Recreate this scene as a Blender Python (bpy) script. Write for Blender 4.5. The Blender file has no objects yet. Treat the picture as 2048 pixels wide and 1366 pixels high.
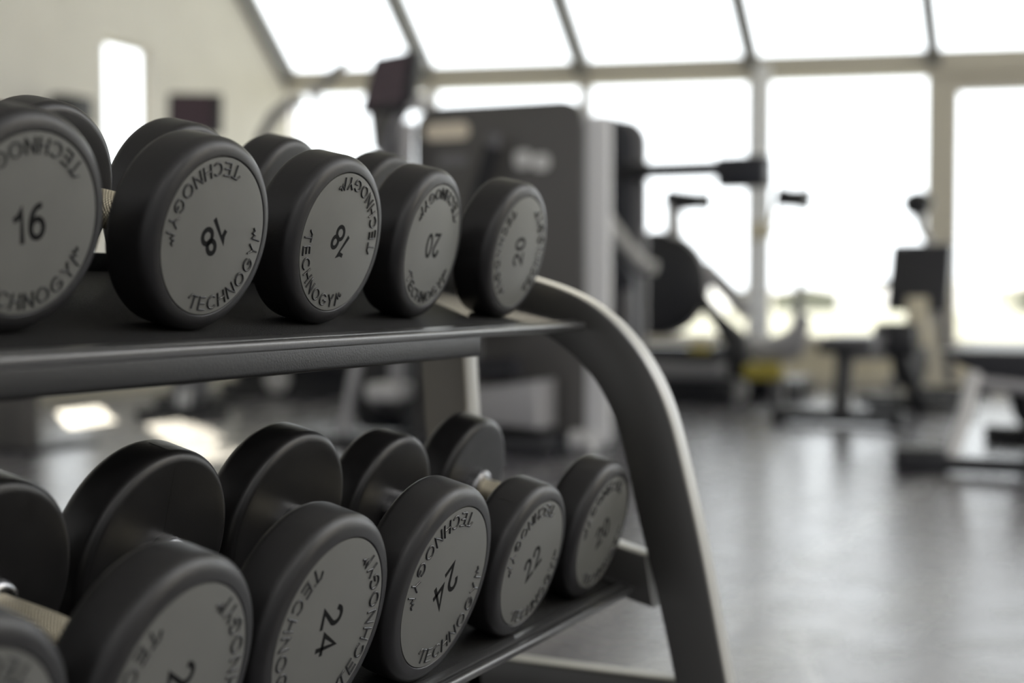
import bpy, bmesh, math, random
from mathutils import Vector, Matrix, Euler

# ------------------------------------------------------------------ camera
SC = bpy.context.scene
PITCH, YAW = 0.036636, 0.434711
CAM = Vector((0.0, -0.70399, 0.74113))
FWD = Vector((math.cos(YAW) * math.cos(PITCH), math.sin(YAW) * math.cos(PITCH), -math.sin(PITCH)))
cd = bpy.data.cameras.new('camera')
cam = bpy.data.objects.new('camera', cd)
SC.collection.objects.link(cam)
cam.location = CAM
cam.rotation_euler = (math.pi / 2 - PITCH, 0, YAW - math.pi / 2)
cd.sensor_width = 36.0
cd.lens = 3021.8 / 2048 * 36
cd.clip_start = 0.02
cd.clip_end = 2000
cd.dof.use_dof = True
cd.dof.focus_distance = 1.29
cd.dof.aperture_fstop = 3.0
SC.camera = cam

# ------------------------------------------------------------------ world: white overcast, brightest over the valley
W = bpy.data.worlds.new('sky')
SC.world = W
W.use_nodes = True
nt = W.node_tree
nt.nodes.clear()
geo = nt.nodes.new('ShaderNodeNewGeometry')
dot = nt.nodes.new('ShaderNodeVectorMath'); dot.operation = 'DOT_PRODUCT'
dot.inputs[1].default_value = Vector((-0.93, -0.28, -0.22)).normalized()
mr = nt.nodes.new('ShaderNodeMapRange'); mr.interpolation_type = 'SMOOTHSTEP'
mr.inputs['From Min'].default_value = 0.0; mr.inputs['From Max'].default_value = 0.85
SKY_DIM, SKY_BRIGHT = 0.58, 3.2
mr.inputs['To Min'].default_value = SKY_DIM; mr.inputs['To Max'].default_value = SKY_BRIGHT
bg = nt.nodes.new('ShaderNodeBackground')
cm = nt.nodes.new('ShaderNodeMix'); cm.data_type = 'RGBA'
cm.inputs[6].default_value = (0.98, 0.975, 0.965, 1); cm.inputs[7].default_value = (0.93, 0.955, 1.0, 1)
m01 = nt.nodes.new('ShaderNodeMapRange'); m01.inputs['From Min'].default_value = 0.0; m01.inputs['From Max'].default_value = 0.85
wo = nt.nodes.new('ShaderNodeOutputWorld')
nt.links.new(geo.outputs['Incoming'], dot.inputs[0])
nt.links.new(dot.outputs['Value'], mr.inputs['Value'])
nt.links.new(mr.outputs[0], bg.inputs['Strength'])
nt.links.new(dot.outputs['Value'], m01.inputs['Value']); nt.links.new(m01.outputs[0], cm.inputs[0]); nt.links.new(cm.outputs[2], bg.inputs['Color'])
nt.links.new(bg.outputs[0], wo.inputs[0])

# ------------------------------------------------------------------ sun
sd = bpy.data.lights.new('sun', 'SUN')
sd.energy = 13.0
sd.angle = math.radians(0.6)
sd.color = (1.0, 0.9, 0.74)
sun = bpy.data.objects.new('sun', sd)
SC.collection.objects.link(sun)
SUN_FROM = Vector((1.0, 1.0, 0.80)).normalized()      # where the sun stands
sun.rotation_euler = SUN_FROM.to_track_quat('Z', 'Y').to_euler()
sun.location = (3, 8, 6)

# ceiling spots over the aisle behind the camera
for i, (x, y) in enumerate([(-1.6, -2.6), (0.4, -2.9), (2.6, -2.7), (4.8, -2.5)]):
    ld = bpy.data.lights.new('ceiling_spot', 'POINT'); ld.energy = 34; ld.shadow_soft_size = 0.10; ld.color = (1.0, 0.97, 0.93)
    lo_ = bpy.data.objects.new('ceiling_spot', ld); SC.collection.objects.link(lo_); lo_.location = (x, y, 2.9)

SC.view_settings.view_transform = 'Standard'
SC.view_settings.look = 'None'
SC.view_settings.exposure = 0.12
SC.view_settings.gamma = 1.0
SC.view_settings.use_curve_mapping = False
SC.cycles.max_bounces = 8
SC.cycles.transparent_max_bounces = 12
SC.cycles.sample_clamp_indirect = 6

C = SC.collection
rnd = random.Random(4)

# ------------------------------------------------------------------ materials
def mat(name, col, rough=0.5, metal=0.0, noise=0.0, nscale=40, bump=0.0, bscale=400, spec=0.5, coat=0.0, bdist=0.001, aniso=0):
    m = bpy.data.materials.new(name); m.use_nodes = True
    n = m.node_tree.nodes; l = m.node_tree.links
    b = n['Principled BSDF']
    b.inputs['Base Color'].default_value = (*col, 1)
    b.inputs['Roughness'].default_value = rough
    b.inputs['Metallic'].default_value = metal
    b.inputs['Specular IOR Level'].default_value = spec
    b.inputs['Coat Weight'].default_value = coat
    tc = n.new('ShaderNodeTexCoord')
    if noise:
        t = n.new('ShaderNodeTexNoise'); t.inputs['Scale'].default_value = nscale; t.inputs['Detail'].default_value = 6
        l.new(tc.outputs['Object'], t.inputs['Vector'])
        r = n.new('ShaderNodeMapRange')
        r.inputs['From Min'].default_value = 0.3; r.inputs['From Max'].default_value = 0.7
        r.inputs['To Min'].default_value = 1 - noise; r.inputs['To Max'].default_value = 1 + noise
        l.new(t.outputs[0], r.inputs['Value'])
        v = n.new('ShaderNodeVectorMath'); v.operation = 'SCALE'; v.inputs[0].default_value = col
        l.new(r.outputs[0], v.inputs['Scale']); l.new(v.outputs[0], b.inputs['Base Color'])
        r2 = n.new('ShaderNodeMapRange')
        r2.inputs['To Min'].default_value = max(0.02, rough - 0.08); r2.inputs['To Max'].default_value = min(1, rough + 0.08)
        l.new(t.outputs[0], r2.inputs['Value']); l.new(r2.outputs[0], b.inputs['Roughness'])
    if bump:
        t = n.new('ShaderNodeTexNoise'); t.inputs['Scale'].default_value = bscale; t.inputs['Detail'].default_value = 3
        l.new(tc.outputs['Object'], t.inputs['Vector'])
        u = n.new('ShaderNodeBump'); u.inputs['Strength'].default_value = bump; u.inputs['Distance'].default_value = bdist
        l.new(t.outputs[0], u.inputs['Height']); l.new(u.outputs[0], b.inputs['Normal'])
    return m

def frosted_mat():
    m = bpy.data.materials.new('frosted_white_tube'); m.use_nodes = True
    n = m.node_tree.nodes; l = m.node_tree.links; n.clear()
    o = n.new('ShaderNodeOutputMaterial'); t = n.new('ShaderNodeBsdfTranslucent'); d = n.new('ShaderNodeBsdfDiffuse')
    t.inputs[0].default_value = (0.9, 0.91, 0.93, 1); d.inputs[0].default_value = (0.85, 0.86, 0.88, 1)
    mx = n.new('ShaderNodeMixShader'); mx.inputs[0].default_value = 0.4
    l.new(t.outputs[0], mx.inputs[2]); l.new(d.outputs[0], mx.inputs[1]); l.new(mx.outputs[0], o.inputs[0])
    return m
M = {}
M['rubber'] = mat('black_urethane', (0.0115, 0.0110, 0.0115), 0.40, noise=0.12, nscale=55, bump=0.12, bscale=900, bdist=0.0006, spec=0.45)
M['disc'] = mat('grey_urethane_face', (0.130, 0.131, 0.119), 0.38, noise=0.06, nscale=30, bump=0.10, bscale=1100, bdist=0.0005, spec=0.5)
M['letter'] = mat('gloss_relief_lettering', (0.006, 0.006, 0.006), 0.14, spec=0.5)
M['ink'] = mat('black_number_ink', (0.004, 0.004, 0.004), 0.7, spec=0.15)
M['steel'] = mat('dark_chromed_steel', (0.34, 0.34, 0.35), 0.26, metal=1.0, noise=0.08, nscale=90)
M['powder'] = mat('black_powder_coat', (0.008, 0.008, 0.0085), 0.45, bump=0.3, bscale=520, bdist=0.001, spec=0.3)
M['powder_highlight'] = mat('highlit_black_edge', (0.05, 0.05, 0.05), 0.28, bump=0.2, bscale=520, bdist=0.0008, spec=0.9)  # paler, glossier coat that paints a highlight along the tray's front edge
M['powder_smooth'] = mat('satin_black_coat', (0.045, 0.044, 0.042), 0.34, bump=0.1, bscale=400, bdist=0.0006, spec=0.6)
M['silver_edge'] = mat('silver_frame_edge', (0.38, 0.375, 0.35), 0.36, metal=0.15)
M['taupe'] = mat('taupe_satin_coat', (0.20, 0.185, 0.155), 0.38)
M['mat'] = mat('black_rubber_mat', (0.006, 0.0057, 0.0054), 0.62, noise=0.3, nscale=300, bump=0.8, bscale=700, bdist=0.0016, spec=0.22)
M['wall'] = mat('cream_plaster', (0.90, 0.89, 0.85), 0.85, noise=0.03, nscale=3, bump=0.05, bscale=80)
M['ceil'] = mat('white_plaster', (0.85, 0.84, 0.81), 0.9)
M['frame'] = mat('beige_window_frame', (0.62, 0.59, 0.50), 0.45)
M['frame_white'] = mat('white_mullion', (0.80, 0.80, 0.83), 0.35)
M['frosted'] = frosted_mat()
M['frame_dark'] = mat('grey_roof_rafter', (0.19, 0.19, 0.185), 0.45)
M['sill'] = mat('tan_sill', (0.74, 0.69, 0.54), 0.6)
M['gloss_white'] = mat('gloss_white_lacquer', (0.86, 0.87, 0.90), 0.22)
M['black'] = mat('black_plastic', (0.018, 0.019, 0.024), 0.42)
M['charcoal'] = mat('charcoal_shroud', (0.11, 0.107, 0.105), 0.36, noise=0.05, nscale=2)
M['navy'] = mat('blue_black_shroud', (0.022, 0.024, 0.034), 0.4)
M['grey'] = mat('silver_grey_paint', (0.40, 0.40, 0.42), 0.32, metal=0.2)
M['lightgrey'] = mat('light_grey_paint', (0.58, 0.585, 0.60), 0.3)
M['midgrey'] = mat('mid_grey_paint', (0.22, 0.22, 0.235), 0.4)
M['label_cream'] = mat('cream_badge', (0.97, 0.88, 0.72), 0.4)
M['label_white'] = mat('white_badge', (0.85, 0.86, 0.86), 0.4)
M['pad'] = mat('black_vinyl_pad', (0.026, 0.027, 0.034), 0.38, bump=0.1, bscale=200)
M['padgrey'] = mat('grey_vinyl_pad', (0.15, 0.15, 0.165), 0.36)
M['screen'] = mat('dark_glass_screen', (0.075, 0.048, 0.066), 0.2, coat=0.4)
M['yellow'] = mat('yellow_trim', (0.50, 0.42, 0.08), 0.45)
M['grass'] = mat('grass_field', (0.16, 0.19, 0.09), 0.9, noise=0.3, nscale=0.3)
M['terrace'] = mat('pale_terrace', (0.42, 0.43, 0.36), 0.85, noise=0.1, nscale=2)
M['hill'] = mat('hazy_hills', (0.85, 0.87, 0.90), 0.95, noise=0.2, nscale=0.02)  # distance haze is painted in as a near-white colour
M['hedge'] = mat('hazed_leaves', (0.60, 0.64, 0.50), 0.8, noise=0.3, nscale=3)  # leaves lightened, the haze is put into their colour
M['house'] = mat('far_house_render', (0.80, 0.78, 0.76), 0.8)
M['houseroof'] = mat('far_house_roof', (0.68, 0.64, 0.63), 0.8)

def knurl_mat():
    m = mat('champagne_knurled_grip', (0.78, 0.71, 0.54), 0.36, metal=0.85)
    n = m.node_tree.nodes; l = m.node_tree.links; b = n['Principled BSDF']
    tc = n.new('ShaderNodeTexCoord'); sp = n.new('ShaderNodeSeparateXYZ'); l.new(tc.outputs['Object'], sp.inputs[0])
    at = n.new('ShaderNodeMath'); at.operation = 'ARCTAN2'; l.new(sp.outputs[0], at.inputs[0]); l.new(sp.outputs[2], at.inputs[1])
    outs = []
    for sgn in (1, -1):
        k = n.new('ShaderNodeMath'); k.operation = 'MULTIPLY'; k.inputs[1].default_value = 26.0 * sgn; l.new(at.outputs[0], k.inputs[0])
        y = n.new('ShaderNodeMath'); y.operation = 'MULTIPLY_ADD'; y.inputs[1].default_value = 2200; l.new(sp.outputs[1], y.inputs[0]); l.new(k.outputs[0], y.inputs[2])
        s = n.new('ShaderNodeMath'); s.operation = 'SINE'; l.new(y.outputs[0], s.inputs[0]); outs.append(s)
    a = n.new('ShaderNodeMath'); a.operation = 'ADD'; l.new(outs[0].outputs[0], a.inputs[0]); l.new(outs[1].outputs[0], a.inputs[1])
    u = n.new('ShaderNodeBump'); u.inputs['Strength'].default_value = 0.5; u.inputs['Distance'].default_value = 0.0004
    l.new(a.outputs[0], u.inputs['Height']); l.new(u.outputs[0], b.inputs['Normal'])
    return m
M['grip'] = knurl_mat()

def floor_mat():
    m = mat('speckled_rubber_floor', (0.2, 0.2, 0.2), 0.42)
    n = m.node_tree.nodes; l = m.node_tree.links; b = n['Principled BSDF']
    tc = n.new('ShaderNodeTexCoord')
    def noise(sc, det=3):
        t = n.new('ShaderNodeTexNoise'); t.inputs['Scale'].default_value = sc; t.inputs['Detail'].default_value = det
        l.new(tc.outputs['Object'], t.inputs['Vector']); return t
    big = noise(0.7, 4); fine = noise(160, 2); mid = noise(6, 4)
    r = n.new('ShaderNodeValToRGB')
    r.color_ramp.elements[0].position = 0.30; r.color_ramp.elements[0].color = (0.094, 0.092, 0.106, 1)
    r.color_ramp.elements[1].position = 0.72; r.color_ramp.elements[1].color = (0.140, 0.137, 0.155, 1)
    l.new(big.outputs[0], r.inputs[0])
    f = n.new('ShaderNodeMapRange'); f.inputs['From Min'].default_value = 0.60; f.inputs['From Max'].default_value = 0.70
    l.new(fine.outputs[0], f.inputs['Value'])
    mx = n.new('ShaderNodeMix'); mx.data_type = 'RGBA'
    l.new(f.outputs[0], mx.inputs[0]); l.new(r.outputs[0], mx.inputs[6]); mx.inputs[7].default_value = (0.27, 0.27, 0.28, 1)
    # scuffed mop streaks
    mp = n.new('ShaderNodeMapping'); mp.inputs['Rotation'].default_value = (0, 0, math.radians(-28)); mp.inputs['Scale'].default_value = (0.35, 3.2, 1)
    l.new(tc.outputs['Object'], mp.inputs[0])
    st = n.new('ShaderNodeTexNoise'); st.inputs['Scale'].default_value = 1.3; st.inputs['Detail'].default_value = 4; l.new(mp.outputs[0], st.inputs['Vector'])
    sr = n.new('ShaderNodeMapRange'); sr.inputs['From Min'].default_value = 0.52; sr.inputs['From Max'].default_value = 0.72
    sr.inputs['To Max'].default_value = 0.45; l.new(st.outputs[0], sr.inputs['Value'])
    m2 = n.new('ShaderNodeMix'); m2.data_type = 'RGBA'; l.new(sr.outputs[0], m2.inputs[0]); l.new(mx.outputs[2], m2.inputs[6])
    m2.inputs[7].default_value = (0.27, 0.265, 0.26, 1)
    sp = n.new('ShaderNodeSeparateXYZ'); l.new(tc.outputs['Object'], sp.inputs[0])
    wob = noise(2.2, 3)
    def mth(op, a, b_=None, c_=None):
        q = n.new('ShaderNodeMath'); q.operation = op
        for i, v in enumerate((a, b_, c_)):
            if v is None: continue
            if isinstance(v, (int, float)): q.inputs[i].default_value = v
            else: l.new(v, q.inputs[i])
        return q.outputs[0]
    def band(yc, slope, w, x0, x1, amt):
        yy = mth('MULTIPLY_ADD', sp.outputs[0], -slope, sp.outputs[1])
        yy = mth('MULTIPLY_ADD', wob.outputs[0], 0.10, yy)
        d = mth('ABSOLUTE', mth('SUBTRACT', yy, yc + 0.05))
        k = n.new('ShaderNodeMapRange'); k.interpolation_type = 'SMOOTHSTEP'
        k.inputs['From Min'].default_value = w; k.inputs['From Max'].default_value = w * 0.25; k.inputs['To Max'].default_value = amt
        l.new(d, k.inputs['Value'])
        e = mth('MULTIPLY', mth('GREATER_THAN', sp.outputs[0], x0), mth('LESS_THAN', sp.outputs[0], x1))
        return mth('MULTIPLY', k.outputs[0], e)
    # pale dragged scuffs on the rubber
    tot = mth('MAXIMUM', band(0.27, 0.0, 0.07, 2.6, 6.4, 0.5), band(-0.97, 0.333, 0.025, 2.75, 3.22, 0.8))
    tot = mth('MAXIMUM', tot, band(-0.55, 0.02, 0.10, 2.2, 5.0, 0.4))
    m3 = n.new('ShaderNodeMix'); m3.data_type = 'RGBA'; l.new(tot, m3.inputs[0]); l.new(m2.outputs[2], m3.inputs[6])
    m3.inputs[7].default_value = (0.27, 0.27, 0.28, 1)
    l.new(m3.outputs[2], b.inputs['Base Color'])
    rr = n.new('ShaderNodeMapRange'); rr.inputs['To Min'].default_value = 0.19; rr.inputs['To Max'].default_value = 0.34
    l.new(mid.outputs[0], rr.inputs['Value']); l.new(rr.outputs[0], b.inputs['Roughness'])
    return m
M['floor'] = floor_mat()

def glass_mat():
    m = bpy.data.materials.new('clear_window_glass'); m.use_nodes = True
    n = m.node_tree.nodes; l = m.node_tree.links; n.clear()
    o = n.new('ShaderNodeOutputMaterial'); t = n.new('ShaderNodeBsdfTransparent'); g = n.new('ShaderNodeBsdfGlossy')
    t.inputs[0].default_value = (0.96, 0.97, 0.96, 1); g.inputs['Roughness'].default_value = 0.02
    lw = n.new('ShaderNodeLayerWeight'); pw = n.new('ShaderNodeMath'); pw.operation = 'POWER'; pw.inputs[1].default_value = 5.0
    l.new(lw.outputs['Facing'], pw.inputs[0]); f = n.new('ShaderNodeMath'); f.operation = 'MULTIPLY_ADD'; f.inputs[1].default_value = 0.6; f.inputs[2].default_value = 0.03; l.new(pw.outputs[0], f.inputs[0])
    mx = n.new('ShaderNodeMixShader'); l.new(f.outputs[0], mx.inputs[0]); l.new(t.outputs[0], mx.inputs[1]); l.new(g.outputs[0], mx.inputs[2])
    l.new(mx.outputs[0], o.inputs[0])
    return m
M['glass'] = glass_mat()

# ------------------------------------------------------------------ mesh helpers
def link_mesh(name, me, m, parent=None, loc=(0, 0, 0), rot=(0, 0, 0)):
    o = bpy.data.objects.new(name, me); C.objects.link(o)
    if m is not None and not me.materials:
        me.materials.append(m)
    o.parent = parent; o.location = loc; o.rotation_euler = rot
    return o

def finish(bm, name, smooth=True, angle=35):
    me = bpy.data.meshes.new(name)
    bmesh.ops.recalc_face_normals(bm, faces=bm.faces)
    if smooth:
        ca = math.radians(angle)
        for f in bm.faces: f.smooth = True
        for e in bm.edges:
            if len(e.link_faces) == 2 and e.calc_face_angle(0) > ca: e.smooth = False
    bm.to_mesh(me); bm.free()
    return me

def obj(name, bm, m, parent=None, loc=(0, 0, 0), rot=(0, 0, 0), smooth=True):
    return link_mesh(name, finish(bm, name, smooth), M[m], parent, loc, rot)

def add_box(bm, x0, x1, y0, y1, z0, z1, bev=0.0, seg=2, mtx=None):
    vs = [bm.verts.new((x, y, z)) for x in (x0, x1) for y in (y0, y1) for z in (z0, z1)]
    fs = [bm.faces.new([vs[i] for i in q]) for q in ((0, 1, 3, 2), (4, 6, 7, 5), (0, 4, 5, 1), (2, 3, 7, 6), (0, 2, 6, 4), (1, 5, 7, 3))]
    if bev:
        es = {e for f in fs for e in f.edges}
        r = bmesh.ops.bevel(bm, geom=list(es), offset=bev, segments=seg, profile=0.5, affect='EDGES')
        vs = list({v for f in r['faces'] for v in f.verts} | {v for v in vs if v.is_valid})
    if mtx is not None:
        bmesh.ops.transform(bm, matrix=mtx, verts=[v for v in vs if v.is_valid])
    return bm

def box(*a, **k):
    return add_box(bmesh.new(), *a, **k)

def add_tube(bm, pts, r, seg=12, cap=True):
    pts = [Vector(p) for p in pts]
    rs = r if isinstance(r, (list, tuple)) else [r] * len(pts)
    rings = []
    up = None
    for i, p in enumerate(pts):
        d = (pts[min(i + 1, len(pts) - 1)] - pts[max(i - 1, 0)]).normalized()
        if up is None:
            up = d.orthogonal().normalized()
        else:
            up = (up - d * up.dot(d)).normalized()
        sd_ = d.cross(up)
        rings.append([bm.verts.new(p + (up * math.cos(t) + sd_ * math.sin(t)) * rs[i]) for t in [2 * math.pi * k / seg for k in range(seg)]])
    for a, b in zip(rings, rings[1:]):
        for k in range(seg):
            bm.faces.new((a[k], a[(k + 1) % seg], b[(k + 1) % seg], b[k]))
    if cap:
        bm.faces.new(rings[0]); bm.faces.new(rings[-1])
    return bm

def tube(pts, r, seg=12):
    return add_tube(bmesh.new(), pts, r, seg)

def add_lathe(bm, prof, seg=64, axis='Y', close=True):
    """prof: list of (along, radius); axis Y."""
    rings = []
    for a, r in prof:
        if r < 1e-6:
            rings.append([bm.verts.new((0, a, 0) if axis == 'Y' else (0, 0, a))])
        else:
            ring = []
            for k in range(seg):
                t = 2 * math.pi * k / seg
                c, s = r * math.cos(t), r * math.sin(t)
                ring.append(bm.verts.new((c, a, s) if axis == 'Y' else (c, s, a)))
            rings.append(ring)
    for a, b in zip(rings, rings[1:]):
        for k in range(seg):
            k2 = (k + 1) % seg
            if len(a) == 1 and len(b) == 1: continue
            if len(a) == 1: bm.faces.new((a[0], b[k2], b[k]))
            elif len(b) == 1: bm.faces.new((a[k], a[k2], b[0]))
            else: bm.faces.new((a[k], a[k2], b[k2], b[k]))
    return bm

def add_prism(bm, pts, v0, v1, plane='YZ', bev=0.0):
    """extrude a polygon given in a plane between v0 and v1 along the third axis"""
    def P(p, v):
        return {'YZ': (v, p[0], p[1]), 'XZ': (p[0], v, p[1]), 'XY': (p[0], p[1], v)}[plane]
    a = [bm.verts.new(P(p, v0)) for p in pts]; b = [bm.verts.new(P(p, v1)) for p in pts]
    fs = [bm.faces.new(a), bm.faces.new(b)]
    for i in range(len(pts)):
        j = (i + 1) % len(pts)
        bm.faces.new((a[i], a[j], b[j], b[i]))
    if bev:
        es = {e for f in fs for e in f.edges}
        bmesh.ops.recalc_face_normals(bm, faces=bm.faces)
        bmesh.ops.bevel(bm, geom=list(es), offset=bev, segments=3, profile=0.5, affect='EDGES')
    return bm

def prism(pts, v0, v1, plane='YZ', bev=0.0):
    return add_prism(bmesh.new(), pts, v0, v1, plane, bev)

def round_rect(u0, u1, v0, v1, r, n=8):
    rr = r if isinstance(r, (list, tuple)) else (r,) * 4
    out = []
    for (cu, cv, a0, q) in ((u1 - rr[0], v1 - rr[0], 0, rr[0]), (u0 + rr[1], v1 - rr[1], 90, rr[1]), (u0 + rr[2], v0 + rr[2], 180, rr[2]), (u1 - rr[3], v0 + rr[3], 270, rr[3])):
        for k in range(n + 1):
            t = math.radians(a0 + 90 * k / n)
            out.append((cu + q * math.cos(t), cv + q * math.sin(t)))
    return out

def thing(name, label, cat, loc=(0, 0, 0), rotz=0.0, group=None):
    o = bpy.data.objects.new(name, None); C.objects.link(o)
    o.location = loc; o.rotation_euler = (0, 0, rotz); o.empty_display_size = 0.1
    o['label'] = label; o['category'] = cat
    if group: o['group'] = group
    return o

def tag(o, label, cat, group=None, kind=None):
    o['label'] = label; o['category'] = cat
    if group: o['group'] = group
    if kind: o['kind'] = kind
    return o

def struct(name, bm, m, parent=None, label=None, smooth=False):
    o = obj(name, bm, m, parent, smooth=smooth)
    if parent is None:
        o['kind'] = 'structure'
        if label: o['label'] = label
    return o

# ------------------------------------------------------------------ the room
# window wall: corner P0, runs along E; left wall along LW
P0 = Vector((10.355, 6.068, 0)); E = Vector((0.213, -0.977, 0)).normalized(); NO = Vector((0.977, 0.213, 0)).normalized()
LW = Vector((0.999, 0.039, 0)).normalized(); LN = Vector((-0.039, 0.999, 0)).normalized()

def frame_mtx(o, ex, ey, ez=Vector((0, 0, 1))):
    m = Matrix.Identity(4)
    for i, v in enumerate((ex, ey, ez)):
        for r in range(3): m[r][i] = v[r]
    for r in range(3): m[r][3] = o[r]
    return m
WM = frame_mtx(P0, E, NO)          # window-wall frame: x along, y outwards, z up
LM = frame_mtx(P0, -LW, LN)        # left wall frame: x from the corner towards the camera, y outwards
TR = 2.31                           # underside of the transom

struct('floor', prism([(-2.5, -7), (14.5, -7), (P0.x + 0.06, P0.y + 0.25), (-2.5, 5.9)], -0.06, 0.0, 'XY'), 'floor')

def wbox(x0, x1, y0, y1, z0, z1, bev=0.0, mtx=WM):
    return box(x0, x1, y0, y1, z0, z1, bev=bev, mtx=mtx)

struct('wall_front', wbox(-0.3, 5.0, 0.0, 0.22, 0.0, 0.315), 'sill')
struct('trim_1', wbox(-0.3, 5.0, -0.06, 0.26, 0.315, 0.345, 0.006), 'frame')
# right of the post the low wall carries on, seen beneath the wide door-height window
struct('wall_back', wbox(5.14, 13, 0.0, 0.22, 0.0, 0.29), 'sill')
struct('trim_2', wbox(5.14, 13, -0.05, 0.26, 0.29, 0.315, 0.006), 'frame')
struct('baseboard_front', wbox(-0.02, 13, -0.02, 0.0, 0.0, 0.08), 'frame')
struct('trim_3', wbox(-0.3, 13, -0.10, 0.14, TR - 0.02, TR + 0.15, 0.01), 'frame')          # transom
struct('trim_4', wbox(4.955, 5.165, -0.06, 0.14, 0.0, TR, 0.006), 'frame')              # wide beige post
struct('trim_5', wbox(5.15, 13, -0.04, 0.12, TR - 0.12, TR, 0.006), 'frame')         # header over the wide window
def window(n, x0, x1, z0, z1):
    t = bpy.data.objects.new('window_%d' % n, None); C.objects.link(t); t['kind'] = 'structure'
    f = 0.028
    bm = bmesh.new()
    for a in ((x0, x0 + f, z0, z1), (x1 - f, x1, z0, z1), (x0 + f, x1 - f, z0, z0 + f), (x0 + f, x1 - f, z1 - f, z1)):
        add_box(bm, a[0], a[1], 0.02, 0.09, a[2], a[3], mtx=WM)
    obj('window_frame', bm, 'frame_white', t, smooth=False)
    obj('pane', wbox(x0 + f, x1 - f, 0.05, 0.056, z0 + f, z1 - f), 'glass', t, smooth=False)
mull = [0.0, 1.16, 2.40, 3.69, 5.0]
for i in range(4):
    window(i + 1, mull[i] + (0.02 if i else 0), mull[i + 1] - 0.02, 0.345, TR)
window(5, 5.15, 8.6, 0.315, TR - 0.12)
window(6, 8.7, 12.9, 0.315, TR - 0.12)
for i, x in enumerate((1.16, 2.40, 3.69)):
    struct('trim_%d' % (6 + i), wbox(x - 0.015, x + 0.015, -0.03, 0.10, 0.345, TR, 0.004), 'frame_white')

# sloping roof glazing from the transom up and into the room
RD = (LW * -0.76 + Vector((0, 0, 0.65))).normalized()
RN = E.cross(RD).normalized()
if RN.z < 0: RN = -RN
RO = P0 + Vector((0, 0, TR + 0.10))
RM = frame_mtx(RO, E, RD, RN)
RL = 2.6
CEIL_EDGE = -1.6
raft = [0.0, 1.16, 2.40, 3.69, 5.0, 6.3, 7.6, 8.9]
for i, x in enumerate(raft):
    struct('trim_%d' % (10 + i), box(x - 0.05, x + 0.05, -0.03, RL, -0.12, 0.05, mtx=RM), 'frame_dark')
for i in range(len(raft) - 1):
    t = bpy.data.objects.new('window_%d' % (7 + i), None); C.objects.link(t); t['kind'] = 'structure'
    obj('pane', box(raft[i] + 0.05, raft[i + 1] - 0.05, 0.0, RL, 0.01, 0.016, mtx=RM), 'glass', t, smooth=False)
top = RO + RD * RL
# flat ceiling beyond the glazing
bm = bmesh.new()
CX = top.x; CZ = top.z
# strips that leave an added, unseen opening letting sun onto the rack
xa = lambda y: top.x + (y - top.y) * E.x / E.y
SK = (5.68, 6.30, 4.05, 4.42)        # added sun opening x0 x1 y0 y1
def slab(p): add_prism(bm, p, CZ, CZ + 0.08, 'XY')
slab([(-2.5, SK[3]), (xa(SK[3]), SK[3]), (xa(6.05), 6.05), (-2.5, 5.9)])
slab([(-2.5, SK[2]), (SK[0], SK[2]), (SK[0], SK[3]), (-2.5, SK[3])])
slab([(SK[1], SK[2]), (xa(SK[2]), SK[2]), (xa(SK[3]), SK[3]), (SK[1], SK[3])])
slab([(-2.5, CEIL_EDGE), (xa(CEIL_EDGE), CEIL_EDGE), (xa(SK[2]), SK[2]), (-2.5, SK[2])])
struct('ceiling', bm, 'ceil')
t = bpy.data.objects.new('window_30', None); C.objects.link(t); t['kind'] = 'structure'
obj('pane', box(SK[0], SK[1], SK[2], SK[3], CZ + 0.03, CZ + 0.036), 'glass', t, smooth=False)

struct('trim_40', prism([(9.7, -3.5), (17.5, -3.5), (17.5, 9.2), (9.7, 9.2)], 5.15, 5.35, 'XY'), 'ceil')     # unseen slab added outside to keep sun off the floor
struct('wall_right', box(3.5, 12.7, -5.8, -5.6, 0.0, 4.1), 'wall')

# left gable wall with two tall slit windows; u runs from the corner towards the camera
def gable():
    bm = bmesh.new()
    sx = 0.999
    slits = [(1.82, 2.37, 1.22, 2.40), (2.42, 2.95, 0.40, 1.10), (6.9, 7.45, 1.3, 2.40)]  # the low middle one is unseen, added to throw a sun patch
    # wall in vertical strips so the openings stay open
    def ztop(u):
        s = RL * 0.76 / math.hypot(0.76, 0.65)
        zz = TR + 0.10
        return zz + min(u * 0.65 / 0.76, RL * 0.65)
    cuts = [0.0, 0.8, 1.4]
    edges = sorted(set([0.0, 2.38, 13.0] + [s for sl in slits for s in sl[:2]]))
    for a, b in zip(edges, edges[1:]):
        hole = [sl for sl in slits if abs(sl[0] - a) < 1e-6]
        spans = [(0, None)]
        if hole: spans = [(0, hole[0][2]), (hole[0][3], None)]
        for z0, z1 in spans:
            za, zb = (ztop(a), ztop(b)) if z1 is None else (z1, z1)
            P = [(a, z0), (b, z0), (b, zb), (a, za)]
            vs0 = [bm.verts.new(LM @ Vector((u, 0, z))) for u, z in P]
            vs1 = [bm.verts.new(LM @ Vector((u, 0.11, z))) for u, z in P]
            bm.faces.new(vs0); bm.faces.new(vs1)
            for i in range(4):
                j = (i + 1) % 4
                bm.faces.new((vs0[i], vs0[j], vs1[j], vs1[i]))
    return bm, slits
bm, slits = gable()
struct('wall_left', bm, 'wall')
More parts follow.
